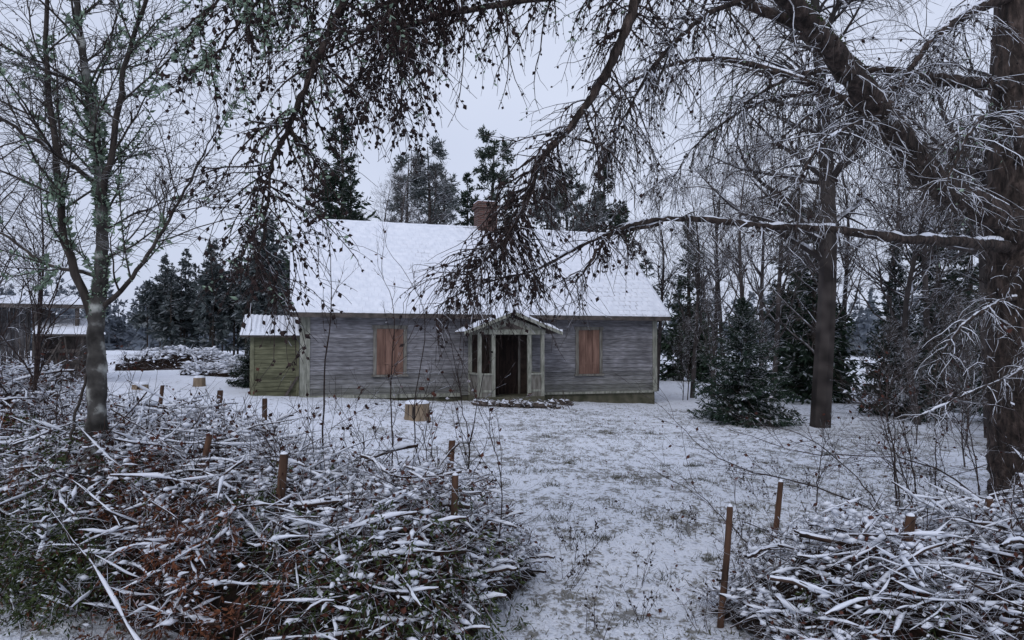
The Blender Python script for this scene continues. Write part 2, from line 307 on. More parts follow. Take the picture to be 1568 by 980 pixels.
def snowsheet(x0,x1,a,b,nx,ny,th,amp=.02,mt=None,name='roof_snow',corr=0,parent=None,off=0.004):
    (ya,za),(yb,zb)=a,b
    uu,vv=np.meshgrid(np.linspace(0,1,nx),np.linspace(0,1,ny))
    xx=x0+(x1-x0)*uu;yy=ya+(yb-ya)*vv;zz=za+(zb-za)*vv
    ed=np.minimum(np.minimum(uu,1-uu)*(nx-1),np.minimum(vv,1-vv)*(ny-1))
    t=th*(.75+.5*vnoise(xx*1.0,yy,.8))+amp*(vnoise(xx,yy*1.3,.3)-.5)
    if corr: t=t+.012*np.sin(xx*2*math.pi/corr)
    jit=(vnoise(xx,yy,.18)-.5)*.05
    yy=yy+np.where(vv==0,1,0)*jit
    t=np.where(ed==0,0,t)+off
    V=np.stack([xx,yy,zz+t],-1)
    V[1,:,1]=V[0,:,1]+.01*np.sign(yb-ya);V[1,:,2]=V[0,:,2]+th*.9*(.7+.6*vnoise(xx[0],xx[0],.12))
    V[:,1,0]=V[:,0,0]+.01;V[:,-2,0]=V[:,-1,0]-.01
    I=np.arange(nx*ny).reshape(ny,nx)
    mb=MB();mb.add(V,np.stack([I[:-1,:-1],I[:-1,1:],I[1:,1:],I[1:,:-1]],-1).reshape(-1,4))
    return mb.obj(name,[mt or M_snow],smooth=True,parent=parent)
snowsheet(x0-.01,x1+.01,(-OV-.03,ez-.02),(DEP/2,ZR),260,70,.05,.02,M_rs,parent=house)
snowsheet(x0-.01,x1+.01,(DEP+OV+.03,ez-.02),(DEP/2,ZR),120,40,.05,.02,M_rs,parent=house)
M_brick=bpy.data.materials.new('old_brick');M_brick.use_nodes=True
nt=M_brick.node_tree;br=nt.nodes.new('ShaderNodeTexBrick');tc=nt.nodes.new('ShaderNodeTexCoord');mp=nt.nodes.new('ShaderNodeMapping');mp.inputs['Rotation'].default_value=(math.radians(90),0,0)
nt.links.new(tc.outputs['Object'],mp.inputs[0]);nt.links.new(mp.outputs[0],br.inputs[0])
br.inputs['Scale'].default_value=1;br.inputs['Brick Width'].default_value=.26;br.inputs['Row Height'].default_value=.08;br.inputs['Mortar Size'].default_value=.012
br.inputs['Color1'].default_value=(.13,.055,.042,1);br.inputs['Color2'].default_value=(.07,.035,.03,1);br.inputs['Mortar'].default_value=(.13,.11,.10,1)
nt.links.new(br.outputs[0],nt.nodes['Principled BSDF'].inputs[0]);nt.nodes['Principled BSDF'].inputs['Roughness'].default_value=.9
mb=MB();cx=7.25;mb.box((cx-.4,3.7,6.1),(cx+.4,4.4,7.5));mb.box((cx-.47,3.63,7.5),(cx+.47,4.47,7.62));mb.box((cx-.42,3.68,7.62),(cx+.42,4.42,7.75))
mb.obj('chimney',[M_brick],parent=house)
mb=MB();mb.box((cx-.41,3.69,7.752),(cx+.41,4.41,7.79));mb.obj('chimney_snow',[M_snow],parent=house)
# porch
pc=6.68;pw=1.15;pd=-1.5
mb=MB()
mb.box((pc-pw,pd,-.5),(pc+pw,-.03,.26),2)
def post(x,y,s=.055,z0=.26,z1=2.32): mb.box((x-s,y-s,z0),(x+s,y+s,z1),0)
for x in(pc-pw+.06,pc-.62,pc+.62,pc+pw-.06): post(x,pd+.06)
for x in(pc-pw+.06,pc+pw-.06): post(x,-.14);
for sx in(-1,1):
    xe=pc+sx*(pw-.06);xi=pc+sx*.62;lo,hi=sorted((xe,xi))
    mb.box((lo+.057,pd+.03,.262),(hi-.057,pd+.07,.98),3);mb.box((lo+.057,pd+.0,.98),(hi-.057,pd+.12,1.04),0)
    mb.box((xe-.02,pd+.117,.262),(xe+.02,-.2,.98),3);mb.box((xe-.06,pd+.117,.98),(xe+.06,-.2,1.04),0)
    for zz in(.42,): mb.box((lo+.06,pd+.015,zz),(hi-.06,pd+.028,zz+.07),0)
mb.box((pc-pw-.02,pd-.02,2.322),(pc+pw+.02,pd+.14,2.47),0)
for sx in(-1,1): mb.box((pc+sx*(pw-.06)-.07,pd+.142,2.322),(pc+sx*(pw-.06)+.07,-.03,2.45),0)
hp=.56;rw=1.68
mb.add([(pc-pw-.05,pd+.02,2.472),(pc+pw+.05,pd+.02,2.472),(pc,pd+.02,2.472+hp*.74)],[(0,1,2)],0)
mb.add([(pc-.45,pd+.0,2.50),(pc+.45,pd+.0,2.50),(pc,pd+.0,2.50+.19)],[(0,1,2)],4)
for sx in(-1,1):
    a=np.array([pc+sx*rw,2.36]);b=np.array([pc,2.36+.66])
    mb.hexa([(a[0],pd-.28,a[1]),(b[0],pd-.28,b[1]),(b[0],-.35,b[1]),(a[0],-.35,a[1]),(a[0],pd-.28,a[1]+.05),(b[0],pd-.28,b[1]+.05),(b[0],-.35,b[1]+.05),(a[0],-.35,a[1]+.05)],4)
    mb.hexa([(a[0],pd-.31,a[1]-.06),(b[0],pd-.31,b[1]-.06),(b[0],pd-.283,b[1]-.06),(a[0],pd-.283,a[1]-.06),(a[0],pd-.31,a[1]+.055),(b[0],pd-.31,b[1]+.055),(b[0],pd-.283,b[1]+.055),(a[0],pd-.283,a[1]+.055)],0)
mb.box((pc-.55,pd-.36,-.5),(pc+.55,pd-.003,.10),2);mb.box((pc-.6,pd-.7,-.5),(pc+.6,pd-.363,-.02),2)
mb.obj('porch',[M_trim,M_wall,M_found,M_trimd,M_fascia],parent=house)
mb=MB()
for sx in(-1,1):
    k=14
    for i in range(k):
        f0,f1=i/k,(i+1)/k
        xa=pc+sx*rw*(1-f0);xb=pc+sx*rw*(1-f1);za=2.412+.66*f0;zb=2.412+.66*f1
        t=lambda f:.02+.09*float(vnoise(f*9+sx,3.3,1))
        ta,tb=t(f0*1.0),t(f1*1.0)
        mb.hexa([(xa,pd-.31,za),(xb,pd-.31,zb),(xb,-.4,zb),(xa,-.4,za),(xa,pd-.30,za+ta),(xb,pd-.30,zb+tb),(xb,-.4,zb+tb),(xa,-.4,za+ta)])
mb.box((pc-.5,pd-.34,.102),(pc+.5,pd-.01,.13))
mb.obj('porch_snow',[M_snow],parent=house)
mb=MB();mb.box((pc-pw+.13,-.06,.262),(pc+pw-.13,-.03,2.32),1)
mb.box((pc-.30,-.10,.262),(pc+.65,-.062,2.25),0);mb.box((pc-.38,-.12,.262),(pc-.302,-.062,2.3),2);mb.box((pc+.652,-.12,.262),(pc+.73,-.062,2.3),2)
for zz in(.45,1.3,1.95): mb.box((pc-.2,-.115,zz),(pc+.55,-.101,zz+.12),0)
mb.hexa([(pc-.32,-.9,.27),(pc-.28,-.9,.27),(pc-.28,-.12,.27),(pc-.32,-.12,.27),(pc-.32,-.9,2.2),(pc-.28,-.9,2.2),(pc-.28,-.12,2.2),(pc-.32,-.12,2.2)],0)
mb.obj('door',[M_door,mat('porch_lining',(.03,.022,.018),(.07,.05,.042),5),M_trimd],parent=house)
# annex
ax0,ax1,ay0,ay1=-1.55,-.06,.25,2.6
mb=MB();clap(mb,ax0,ax1,.18,2.32,ay0);clap(mb,ay0,ay1,.18,2.5,ax0,axis='y')
mb.box((ax0-.03,ay0-.045,.1),(ax0+.09,ay0+.05,2.33),1);mb.box((ax0,ay0-.04,-.3),(ax1,ay0-.03,.18),2)
mb.box((ax1-.09,ay0-.045,.1),(ax1,ay0,2.33),1)
mb.hexa([(ax1-.6,ay0-.12,.1),(ax1-.5,ay0-.12,.1),(ax1-.5,ay0-.08,.1),(ax1-.6,ay0-.08,.1),(ax1-.08,ay0-.10,.95),(ax1,ay0-.10,.95),(ax1,ay0-.06,.95),(ax1-.08,ay0-.06,.95)],3)
slab(mb,ax0-.32,ax1+.0,(ay0-.3,2.28),(ay1,3.0),.06,3)
mb.obj('annex',[M_olive,mat('olive_trim',(.11,.11,.07),(.20,.20,.13),5),M_found,M_fascia],parent=house)
snowsheet(ax0-.33,ax1,(ay0-.33,2.28),(ay1,3.0),90,24,.06,.02,M_snow,name='annex_snow',corr=.15,parent=house)

def lump(mb,c,r,m=0,sq=.6):
    nu,nv=7,5;V=[];
    th=np.linspace(0,2*math.pi,nu,endpoint=False);ph=np.linspace(.15,math.pi-.15,nv)
    for p in ph:
        for t in th:
            k=r*rng.uniform(.75,1.15);V.append((c[0]+k*math.sin(p)*math.cos(t),c[1]+k*math.sin(p)*math.sin(t),c[2]+k*sq*math.cos(p)))
    F=[]
    for i in range(nv-1):
        for j in range(nu): F.append((i*nu+j,(i+1)*nu+j,(i+1)*nu+(j+1)%nu,i*nu+(j+1)%nu))
    mb.add(V,F,m);mb.add(V[:nu],[tuple([0,1,2,3]),tuple([0,3,4,6])],m)
M_stone=mat('rubble_stone',(.035,.03,.027),(.12,.095,.08),9,snow=.9,slo=.62,shi=.85,snscale=5)
mb=MB()
for i in range(110):
    lx=pc+rng.uniform(-1.5,2.2);ly=pd-rng.uniform(.35,1.15)*(1 if lx<pc+1.3 else .2);wx=-6.83+lx*math.cos(PH)-ly*math.sin(PH);wy=24+lx*math.sin(PH)+ly*math.cos(PH)
    r=rng.uniform(.05,.18);lump(mb,(wx,wy,float(G(wx,wy))+r*.5),r,sq=rng.uniform(.5,1))
k=60;S=np.stack([rng.uniform(-1.1,1.9,k),rng.uniform(23.6,24.3,k),np.zeros(k)],-1);S[:,2]=G(S[:,0],S[:,1])+.1
D=rng.normal(0,1,(k,3));D[:,2]*=.3;mb.tubes(grow(S,D,rng.uniform(.2,.6,k),4,.1),np.full((k,4),.015),4)
mb.obj('rubble_pile',[M_stone])
def stump(x,y,r,h,name='tree_stump',two=False):
    mb=MB();g=float(G(x,y))-.03
    k=22;th=np.linspace(0,2*math.pi,k,endpoint=False);rr=r*(1+.07*np.sin(th*3+1)+.05*np.sin(th*7))
    V=[];
    for z,f in((0,1.16),(.3,1.03),(1,.97)):
        for t,q in zip(th,rr): V.append((x+q*f*math.cos(t),y+q*f*math.sin(t),g+h*z))
    F=[(i*k+j,i*k+(j+1)%k,(i+1)*k+(j+1)%k,(i+1)*k+j) for i in range(2) for j in range(k)]
    mb.add(V,F,0)
    V=[]
    for z,f in((0.0,.98),(.04,.95),(.075,.7)):
        for t,q in zip(th,rr): V.append((x+q*f*math.cos(t),y+q*f*math.sin(t),g+h+z))
    V.append((x,y,g+h+.085));mb.add(V,F,1);mb.add(V[2*k:],[(j,(j+1)%k,k) for j in range(k)],1)
    if two:
        mb.tubes([(x-r*.1,y-r*1.02,g),(x-r*.06,y-r*1.0,g+h*.85)],[.05,.045],6,2)
        mb.tubes([(x-r*.55,y-r*.86,g),(x-r*.5,y-r*.83,g+h*.95)],[.02,.02],5,2)
    mb.obj(name,[M_wood,M_snow,M_bark],smooth=True)
stump(-2.45,19,.31,.46,two=True);stump(-11.4,27,.2,.34);stump(-12.2,24.3,.24,.2)

# ------------------------------------------------------------------ barn on the left
barn=empty('old_barn',(-18.1,26.35,0),math.radians(25))
M_barn=board_mat('barn_boards',(.035,.032,.033),(.15,.145,.15),(.085,.08,.082),period=.18,z0=0,axis='X')
mb=MB();x=-8.
while x<.8:
    w=.17;d=rng.uniform(0,.025);mb.box((x,-d-.02,.2),(x+w-.006,0.03-d,3.35+rng.uniform(-.03,.03)));x+=.18
y=0
while y<4.5: mb.box((.95,y,.2),(.98+rng.uniform(0,.02),y+.17,3.35));y+=.18
for zz in(.9,2.6): mb.box((-8,-.11,zz),(.9,-.05,zz+.15))
mb.obj('walls',[M_barn],parent=barn)
mb=MB();slab(mb,-9,2.55,(-.75,3.42),(5,3.95),.14)
for px_ in(1.,2.3): mb.tubes([(px_,-.5,.3),(px_,-.5,3.35)],[.08,.07],8)
mb.obj('roof',[M_fascia],parent=barn)
snowsheet(-9,2.56,(-.77,3.42),(5,3.95),120,20,.08,.03,M_snow,name='roof_snow',parent=barn)
mb=MB();slab(mb,1.05,2.7,(-1.3,2.35),(1.2,2.95),.07)
for px_,py_ in((1.2,-1.1),(2.55,-1.1),(2.55,1.1),(1.8,-1.)): mb.tubes([(px_,py_,.3),(px_+rng.normal(0,.06),py_,2.35)],[.06,.05],7)
for i in range(14): 
    a=rng.uniform(.3,2.8);mb.tubes([(a,-1.5+rng.normal(0,.2),.4),(a+rng.normal(0,.35),-1.2,rng.uniform(1.2,2.5))],[.035,.025],5)
for zz in(.9,1.3,1.7): mb.box((1.1,-1.15,zz),(2.55,-1.1,zz+.12))
mb.box((1.1,1.,.3),(2.55,1.05,2.5))
mb.obj('lean_to',[M_fascia],parent=barn)
snowsheet(1.03,2.72,(-1.33,2.35),(1.2,2.95),30,16,.10,.03,M_snow,name='lean_to_snow',parent=barn)

# ------------------------------------------------------------------ conifers
def spruce_mesh(name,H,R0,nb,npb,lL,lW,mt,tlo=.05,dens=1.0,trunk=.02,link=False,into=None,off=(0,0,0),droop=-.05):
    mb=into or MB();o=np.array(off,float)
    tr=np.array([[0,0,-.3],[.0,0,H*.3],[rng.normal(0,.01)*H,0,H*.7],[0,0,H]])+o
    mb.tubes(tr,[H*trunk,H*trunk*.75,H*trunk*.35,.01],6,0)
    u=rng.random(nb)
    z=np.sort(H*(tlo+(1-tlo)*u**1.15));f=(z-H*tlo)/(H*(1-tlo))
    Lb=R0*(1-f)**.8*rng.uniform(.6,1.15,nb)+.05*H*.3
    az=rng.uniform(0,2*math.pi,nb);el=-.15+.75*f+rng.normal(0,.08,nb)
    D=np.stack([np.cos(az)*np.cos(el),np.sin(az)*np.cos(el),np.sin(el)],-1)
    S=np.stack([np.zeros(nb),np.zeros(nb),z],-1)+o
    P=grow(S,D,Lb,5,.05,droop)
    P[:,-1,2]+=Lb*.05
    mb.tubes(P,taper(np.full(nb,.006*H*.4)+Lb*.006,.003,5),3,0)
    R=np.zeros(P.shape[:2])
    p,d,_,t=sprout(P,R,npb,.12,1.,.75)
    d[:,2]-=.25
    sz=(rng.uniform(.6,1.3,len(p))*(1.1-.45*t))*np.repeat(np.clip(Lb/R0,.35,1),npb)
    mb.leaves(p,d,lL*sz,lW*sz,1,upb=1.2)
    if into: return
    return mb.obj(name,[M_bark,mt],link=link)
spA=spruce_mesh('spruceA',15,3.2,240,32,.95,.15,M_spr)
spB=spruce_mesh('spruceB',14,2.4,220,32,.8,.12,M_spr,tlo=.1)
spC=spruce_mesh('spruceC',15,3.4,240,32,.95,.14,M_sprS,tlo=.03)
spN=spruce_mesh('spruceN',3.5,1.6,420,80,.24,.034,M_sprS,tlo=.01)
def pine_mesh(H,mt,t0=.5,nb=42,spread=2.6):
    mb=MB();tr=np.array([[0,0,-.3],[.05,0,H*.3],[.2,.1,H*.65],[.1,0,H*.97]]);P,R=spline(tr,[H*.015,H*.012,H*.008,.02],12)
    mb.tubes(P,R,7,0)
    p,d,r,t=sprout(P[None],R[None],nb,t0,1.,1.35);d[:,2]=np.abs(d[:,2])*.6+rng.uniform(-.15,.35,nb)
    L=spread*(1-(t-t0)/(1-t0)*.72)*rng.uniform(.5,1.1,nb)
    B=grow(p,d,L,6,.16,.05);Rb=taper(r*.35,.012,6);mb.tubes(B,Rb,4,0)
    p,d,r,t=sprout(B,Rb,9,.35,1.,.8);C=grow(p,d,rng.uniform(.25,.7,len(p)),3,.15,.05);mb.tubes(C,taper(r*.6+.003,.004,3),3,0)
    p,d,r,t=sprout(C,np.zeros(C.shape[:2]),16,.3,1.1,.8);mb.leaves(p,d,rng.uniform(.18,.38,len(p)),rng.uniform(.025,.05,len(p)),1,upb=.6)
    return mb.obj('pine',[M_bark,mt],link=False)
piA=pine_mesh(15,M_pine,.45,42,2.6);piB=pine_mesh(14,M_pineH,.3,44,2.3)
def bare_mesh(H,n1,n2,n3,mt,spread=.7,droop=-.03,r0=.012,t0=.2,l1=.33,wig=.12,tw=.0045):
    mb=MB();tr=np.array([[0,0,-.3],[rng.normal(0,.02)*H,0,H*.35],[rng.normal(0,.03)*H,rng.normal(0,.03)*H,H*.7],[0,0,H]])
    P,R=spline(tr,[H*r0,H*r0*.75,H*r0*.4,.012],14);mb.tubes(P,R,7,0)
    p,d,r,t=sprout(P[None],R[None],n1,t0,.98,spread);L=H*l1*(1.15-t)*rng.uniform(.6,1.2,n1)+.3
    B=grow(p,d,L,7,wig,.04);Rb=taper(r*.5,.008,7);mb.tubes(B,Rb,4,0)
    p,d,r,t=sprout(B,Rb,n2,.15,1.,.7);L=rng.uniform(.5,1.,len(p))*H*.11
    C=grow(p,d,L,5,wig*1.3,droop);Rc=taper(r*.5+.002,tw,5);mb.tubes(C,Rc,3,0)
    p,d,r,t=sprout(C,Rc,n3,.1,1.,.75);L=rng.uniform(.3,1.,len(p))*H*.05
    d[:,2]+=droop*4;mb.leaves(p,d,L,tw*1.15,0,upb=.5)
    return mb.obj('bare',[mt],link=False)
brA=bare_mesh(11,26,12,8,M_bare,.65)
brB=bare_mesh(10,30,12,8,M_bare,.9,-.12,l1=.36)
brC=bare_mesh(4.5,30,9,7,M_bare,.5,0,r0=.008,t0=.02,l1=.6,tw=.003)

def T(name,me,x,y,rot=None,s=1,sz=None): 
    return place(name,me,(x,y,float(G(x,y))),rng.uniform(0,6.28) if rot is None else rot,s,sz)
for x,y,s,me,nm in[(-8.9,38,.92,spA,'spruce_tree'),(-10.4,41,.84,spB,'spruce_tree'),(-7.9,36,.74,spB,'spruce_tree'),(-2.6,43,.84,spB,'spruce_tree'),
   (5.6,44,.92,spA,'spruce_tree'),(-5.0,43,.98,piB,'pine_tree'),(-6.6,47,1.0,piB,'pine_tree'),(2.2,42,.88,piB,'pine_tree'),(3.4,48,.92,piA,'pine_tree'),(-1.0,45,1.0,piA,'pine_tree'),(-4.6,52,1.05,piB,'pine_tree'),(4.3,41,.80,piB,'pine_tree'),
   (7.5,50,.8,spA,'spruce_tree')]:
    T(nm,me,x,y,s=s)
for x,y,s in[(-5.6,40,1.02),(-4.,39,.95),(-6.8,41,.95),(2.6,38,.85),(4.4,39,.82),(7.2,37,.9),(9.2,34,.95)]: T('bare_tree',brA,x,y,s=s)
T('young_spruce',spN,6.6,21.2,.3,1.0)
for x,y,s,me in[(13.5,33,.6,spA),(18,31,.72,spC),(21,34,.8,spA),(24,32,.8,spC),(13.5,26,.42,spC),(16.5,24,.5,spC),(13.,17.5,.34,spC),(11.2,15.2,.27,spC),(27,36,.85,spA),(17.,44,.85,spA),(12,50,.75,spA)]:
    T('spruce_tree',me,x,y,s=s)
for x,y,s,me in[(9.3,29,.9,brA),(10.8,26,.85,brB),(12.6,23,.95,brB),(11.6,33,1.05,brA),(14.6,28,1.1,brB),(17,30,1.2,brA),(13.6,20,.8,brB),(8.0,33,.85,brA),(10.4,36,1.,brA),(15,34,1.1,brA),(12.8,38,1.1,brA)]:
    T('bare_tree',me,x,y,s=s)
for x,y,s in[(9.9,19.5,.6),(11.,18.,.7),(8.8,16.2,.45),(9.9,14.2,.6),(7.8,12.8,.42),(9.2,12.,.5),(7.2,30.5,.7),(8.8,27,.7),(8.4,24.5,.6),(12.3,21,.8),(8.4,10.6,.45),(6.9,30,.5),(8.3,31,.9)]:
    T('bare_shrub',brC,x,y,s=s)
def big(x,y,H,r,k):
    me=bare_mesh(H,46,12,9,M_bare,1.1,-.25,r0=r/H,t0=.22,l1=.26);T('larch_tree',me,x,y)
big(8.7,21,17,.29,0);big(12.4,19,16,.30,0)
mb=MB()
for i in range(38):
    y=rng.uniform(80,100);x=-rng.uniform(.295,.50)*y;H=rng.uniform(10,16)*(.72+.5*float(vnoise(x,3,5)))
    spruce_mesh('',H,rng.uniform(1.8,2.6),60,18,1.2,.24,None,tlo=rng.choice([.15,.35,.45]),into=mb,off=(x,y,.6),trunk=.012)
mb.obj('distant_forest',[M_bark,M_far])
mb=MB()
for i in range(260):
    y=rng.uniform(150,220);x=rng.uniform(-1.,.9)*y*.8;H=rng.uniform(10,17)
    spruce_mesh('',H,rng.uniform(2.5,4),26,10,3,.8,None,into=mb,off=(x,y,-.3))
mb.obj('distant_forest',[M_haze,M_haze])
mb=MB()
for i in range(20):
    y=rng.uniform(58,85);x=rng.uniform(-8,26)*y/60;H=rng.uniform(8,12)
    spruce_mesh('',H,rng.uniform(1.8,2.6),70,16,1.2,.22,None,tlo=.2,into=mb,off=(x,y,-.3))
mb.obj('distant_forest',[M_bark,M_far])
for x,y,s in[(-15.5,60,.55),(-14.6,48,.4),(-18.5,58,.4)]: T('bare_tree',brA,x,y,s=s)
T('young_spruce',spN,-9.6,27.5,.3,.6)

# ------------------------------------------------------------------ larch overhanging the view
def snowcap(mb,P,R,m,frac=.6,amt=1.,thr=.6):
    N=len(P);T_=nrm(np.gradient(P,axis=0));i=0
    while i<N-3:
        run=int(rng.integers(3,10));j=min(N,i+run)
        if j-i>=3 and np.abs(T_[i:j,2]).mean()<thr and rng.random()<frac:
            q=P[i:j].copy();r=R[i:j];q[:,2]+=r*.70;rr=(r*.52+.008)*amt*rng.uniform(.65,1.25,len(r));rr[0]=rr[-1]=.002
            mb.tubes(q,rr,7,m)
        i=j+int(rng.integers(0,2))
def larch():
    mb=MB();limbs=[]
    def bumpy(P,R,sides,m,am=.10):
        mb.tubes(P,R,sides,m);V=mb.V[-1].reshape(len(P),sides,3);c=P[:,None];k=1+am*rng.normal(size=(len(P),sides,1))*.5
        V[:]=c+(V-c)*k
    tr,rr=spline([(6.75,9.7,-.3),(6.62,9.7,1.2),(6.58,9.7,2.6),(6.60,9.7,3.8),(6.7,9.7,6),(6.8,9.7,9),(6.9,9.8,14)],[.46,.35,.31,.30,.26,.19,.04],150)
    rr=rr*(1+.03*rng.normal(size=150));bumpy(tr,rr,26,0,.07)
    def limb(pts,rad,n=60,jit=.012,snow=.6):
        P,R=spline(pts,rad,n);P=P+np.cumsum(rng.normal(0,jit*.4,P.shape),0)*np.linspace(0,1,n)[:,None]*.6+rng.normal(0,jit*.35,P.shape)
        bumpy(P,R*(1+.07*rng.normal(size=n)),10,0,.12)
        if snow: snowcap(mb,P,R,1,snow)
        limbs.append((P,R));return P,R
    L1=limb([(6.5,9.6,3.3),(6.1,9.3,3.62),(5.1,8.8,3.92),(4.24,8.2,4.44),(3.53,7.6,4.8),(2.95,7.1,5.05),(2.5,6.8,5.29),(1.76,6.3,5.49),(1.14,6,5.11),(.95,5.8,4.6),(.735,5.7,4.1),(.475,5.6,3.67),(.2,5.5,3.32),(.1,5.5,3.0),(-.07,5.5,2.71),(-.38,5.5,2.42)],
        [.24,.19,.165,.15,.13,.11,.09,.06,.046,.040,.033,.028,.023,.018,.012,.005],130,snow=.85)
    L2=limb([(6.6,9.6,3.25),(5.31,8.7,3.21),(4.21,8,3.14),(3.29,7.5,3.16),(2.39,7,3.1),(1.61,6.6,3.1),(1.06,6.3,3.0),(.77,6.2,2.86),(.57,6.1,2.6),(.46,6.1,2.47)],[.09,.062,.05,.041,.033,.026,.02,.015,.010,.005],100,snow=.97)
    L2b=limb([(1.3,6.4,3.05),(.75,6.2,2.9),(.2,6.,2.62),(-.2,5.9,2.52),(-.62,5.8,2.32)],[.018,.014,.010,.007,.004],40)
    L3=limb([(1.76,6.3,5.49),(.55,5.6,5.6),(-.4,5.2,5.3),(-.99,5,4.68),(-1.17,5,4.33),(-1.39,5,3.84),(-1.52,5,3.49),(-1.63,5,3.22),(-1.67,5,2.87),(-1.72,5,2.56)],[.06,.045,.038,.03,.026,.022,.017,.013,.009,.004],60)
    L4=limb([(.55,5.6,5.6),(-.5,5.3,5.2),(-1.3,5.1,4.7),(-1.8,5,4.3),(-2.1,5,3.9)],[.035,.028,.02,.012,.005],40)
    L5=limb([(2.95,7.1,5.05),(1.8,7.4,5.6),(.2,7.4,5.5),(-1.2,7.4,5.2),(-2.1,7.4,4.8)],[.06,.045,.035,.02,.008],50)
    L6=limb([(4.24,8.2,4.44),(3.4,8.6,5.1),(2.4,9,5.5),(1.4,9.2,5.2),(.8,9.2,4.5)],[.05,.04,.03,.018,.008],50)
    L7=limb([(6.6,9.6,5.4),(5.6,9.2,5.3),(4.6,9,5.35),(3.6,9,5.3),(2.8,9,4.9)],[.10,.075,.055,.035,.01],50,snow=.95)
    L8=limb([(2.5,6.8,5.29),(1.8,6.6,5.0),(1.3,6.4,4.5),(1.0,6.3,4.0),(.8,6.3,3.6)],[.03,.024,.018,.010,.005],40)
    L9=limb([(.95,5.8,5.0),(.0,5.2,4.9),(-.6,5.,4.6),(-.9,4.9,4.1)],[.03,.024,.018,.007],40)
    L10=limb([(4.24,8.2,4.44),(3.6,7.6,4.3),(3.,7.2,3.9),(2.7,7.,3.4)],[.03,.022,.014,.005],40)
    L11=limb([(6.6,9.6,6.6),(5.8,9.2,6.2),(5.,8.8,5.6),(4.5,8.6,5.0)],[.08,.06,.04,.01],40)
    L12=limb([(6.5,9.5,2.6),(5.9,9.,2.5),(5.2,8.6,2.2),(4.7,8.3,1.7)],[.035,.028,.018,.006],40)
    L13=limb([(6.55,9.5,4.3),(6.0,8.8,4.6),(5.2,8.0,4.5),(4.6,7.4,4.1),(4.2,7.1,3.5)],[.05,.04,.03,.018,.006],40)
    L14=limb([(6.55,9.5,2.0),(6.1,8.6,1.9),(5.4,7.9,1.7),(4.4,7.2,1.5),(3.8,7,1.3)],[.03,.024,.016,.01,.004],40)
    L15=limb([(-.4,5.2,5.3),(-1.2,5.4,5.1),(-1.9,5.5,4.8),(-2.5,5.5,4.3)],[.03,.022,.015,.005],40)
    L16=limb([(.55,5.6,5.6),(-.2,5.6,5.2),(-.75,5.5,4.6),(-.95,5.4,3.9)],[.03,.022,.015,.005],40)
    L17=limb([(4.24,8.2,4.44),(3.9,8.8,5.0),(3.2,9.4,5.1),(2.5,9.8,4.7),(2.1,9.9,4.1)],[.04,.03,.022,.012,.005],40)
    L18=limb([(5.6,9.2,5.3),(5.,9.8,5.4),(4.2,10.2,5.2),(3.5,10.4,4.6)],[.04,.03,.02,.006],40)
    tw=MB()
    def curtain(P,R,k,t0,l0,l1,cones,m,down=-.35,nt=8,lich=.0,tw0=.0016):
        p,d,r,t=sprout(P[None],R[None],k,t0,1.,1.2);d[:,2]=d[:,2]*.5-.25
        Ls=rng.uniform(l0,l1,k);B=grow(p,d,Ls,8,.16,down*.55);Rb=taper(np.minimum(r*.4,.007)+.002,.0022,8);tw.tubes(B,Rb,4,m)
        p,d,r,t=sprout(B,Rb,nt,.1,1.,.9);d[:,2]-=.4;C=grow(p,d,rng.uniform(.08,.38,len(p)),5,.2,down*.5);Rc=taper(r*.5+.0012,tw0,5);tw.tubes(C,Rc,3,m)
        if cones>0:
            for Q,kk in((B,int(cones*4)+1),(C,max(1,int(cones*1.6)))):
                p,d,r,t=sprout(Q,np.zeros(Q.shape[:2]),kk,.1,1.,1.2);sel=rng.random(len(p))<min(1,cones*.7);p=p[sel];d=d[sel];d[:,2]-=.8
                big_=rng.random(len(p))**2
                tw.octs(p,d,.02+.036*big_,.006+.014*big_,2)
        if lich>0:
            p,d,r,t=sprout(B,Rb,int(90*lich)+1,.0,1.,1.2);w=(rng.random(len(p))<lich)&(vnoise(p[:,0]*1.,p[:,2],.25)>.45);tw.leaves(p[w],d[w],rng.uniform(.02,.07,w.sum()),rng.uniform(.004,.014,w.sum()),3)
    P,R=L1
    curtain(P[56:],R[56:],75,.0,.3,.9,.8,0,nt=9)
    curtain(P[100:],R[100:],55,.0,.2,.6,1.,0,nt=7)
    curtain(P[14:64],R[14:64],60,.0,.3,1.1,.4,1,lich=.1)
    curtain(*L2,34,.25,.15,.5,.3,1,nt=5);curtain(*L2b,36,.1,.15,.5,1.,0)
    curtain(*L3,85,.12,.3,.9,1.4,0,nt=8,lich=.35);curtain(*L4,48,.1,.3,.85,1.4,0,nt=8,lich=.9)
    curtain(*L5,75,.1,.4,1.3,.9,0,nt=8,lich=.3);curtain(*L6,90,.05,.5,1.7,.4,1,nt=9,lich=.15)
    curtain(*L7,70,.1,.5,1.5,.4,1,nt=8,lich=.15);curtain(*L8,70,.05,.3,.9,.7,1,nt=8);curtain(*L9,80,.1,.3,.9,1.5,0,nt=9,lich=.3)
    curtain(*L10,55,.1,.3,1.1,.4,1,nt=8);curtain(*L11,60,.1,.4,1.3,.3,1,nt=8);curtain(*L12,30,.1,.3,.8,.3,1);curtain(*L13,60,.1,.4,1.2,.3,1,nt=8,lich=.2);curtain(*L14,36,.1,.2,.7,.2,1,nt=7)
    curtain(*L15,36,.05,.3,.8,1.2,0,nt=8,lich=.95);curtain(*L16,75,.1,.3,.8,1.5,0,nt=9)
    curtain(*L17,80,.05,.5,1.6,.4,1,nt=9);curtain(*L18,70,.05,.5,1.5,.4,1,nt=8)
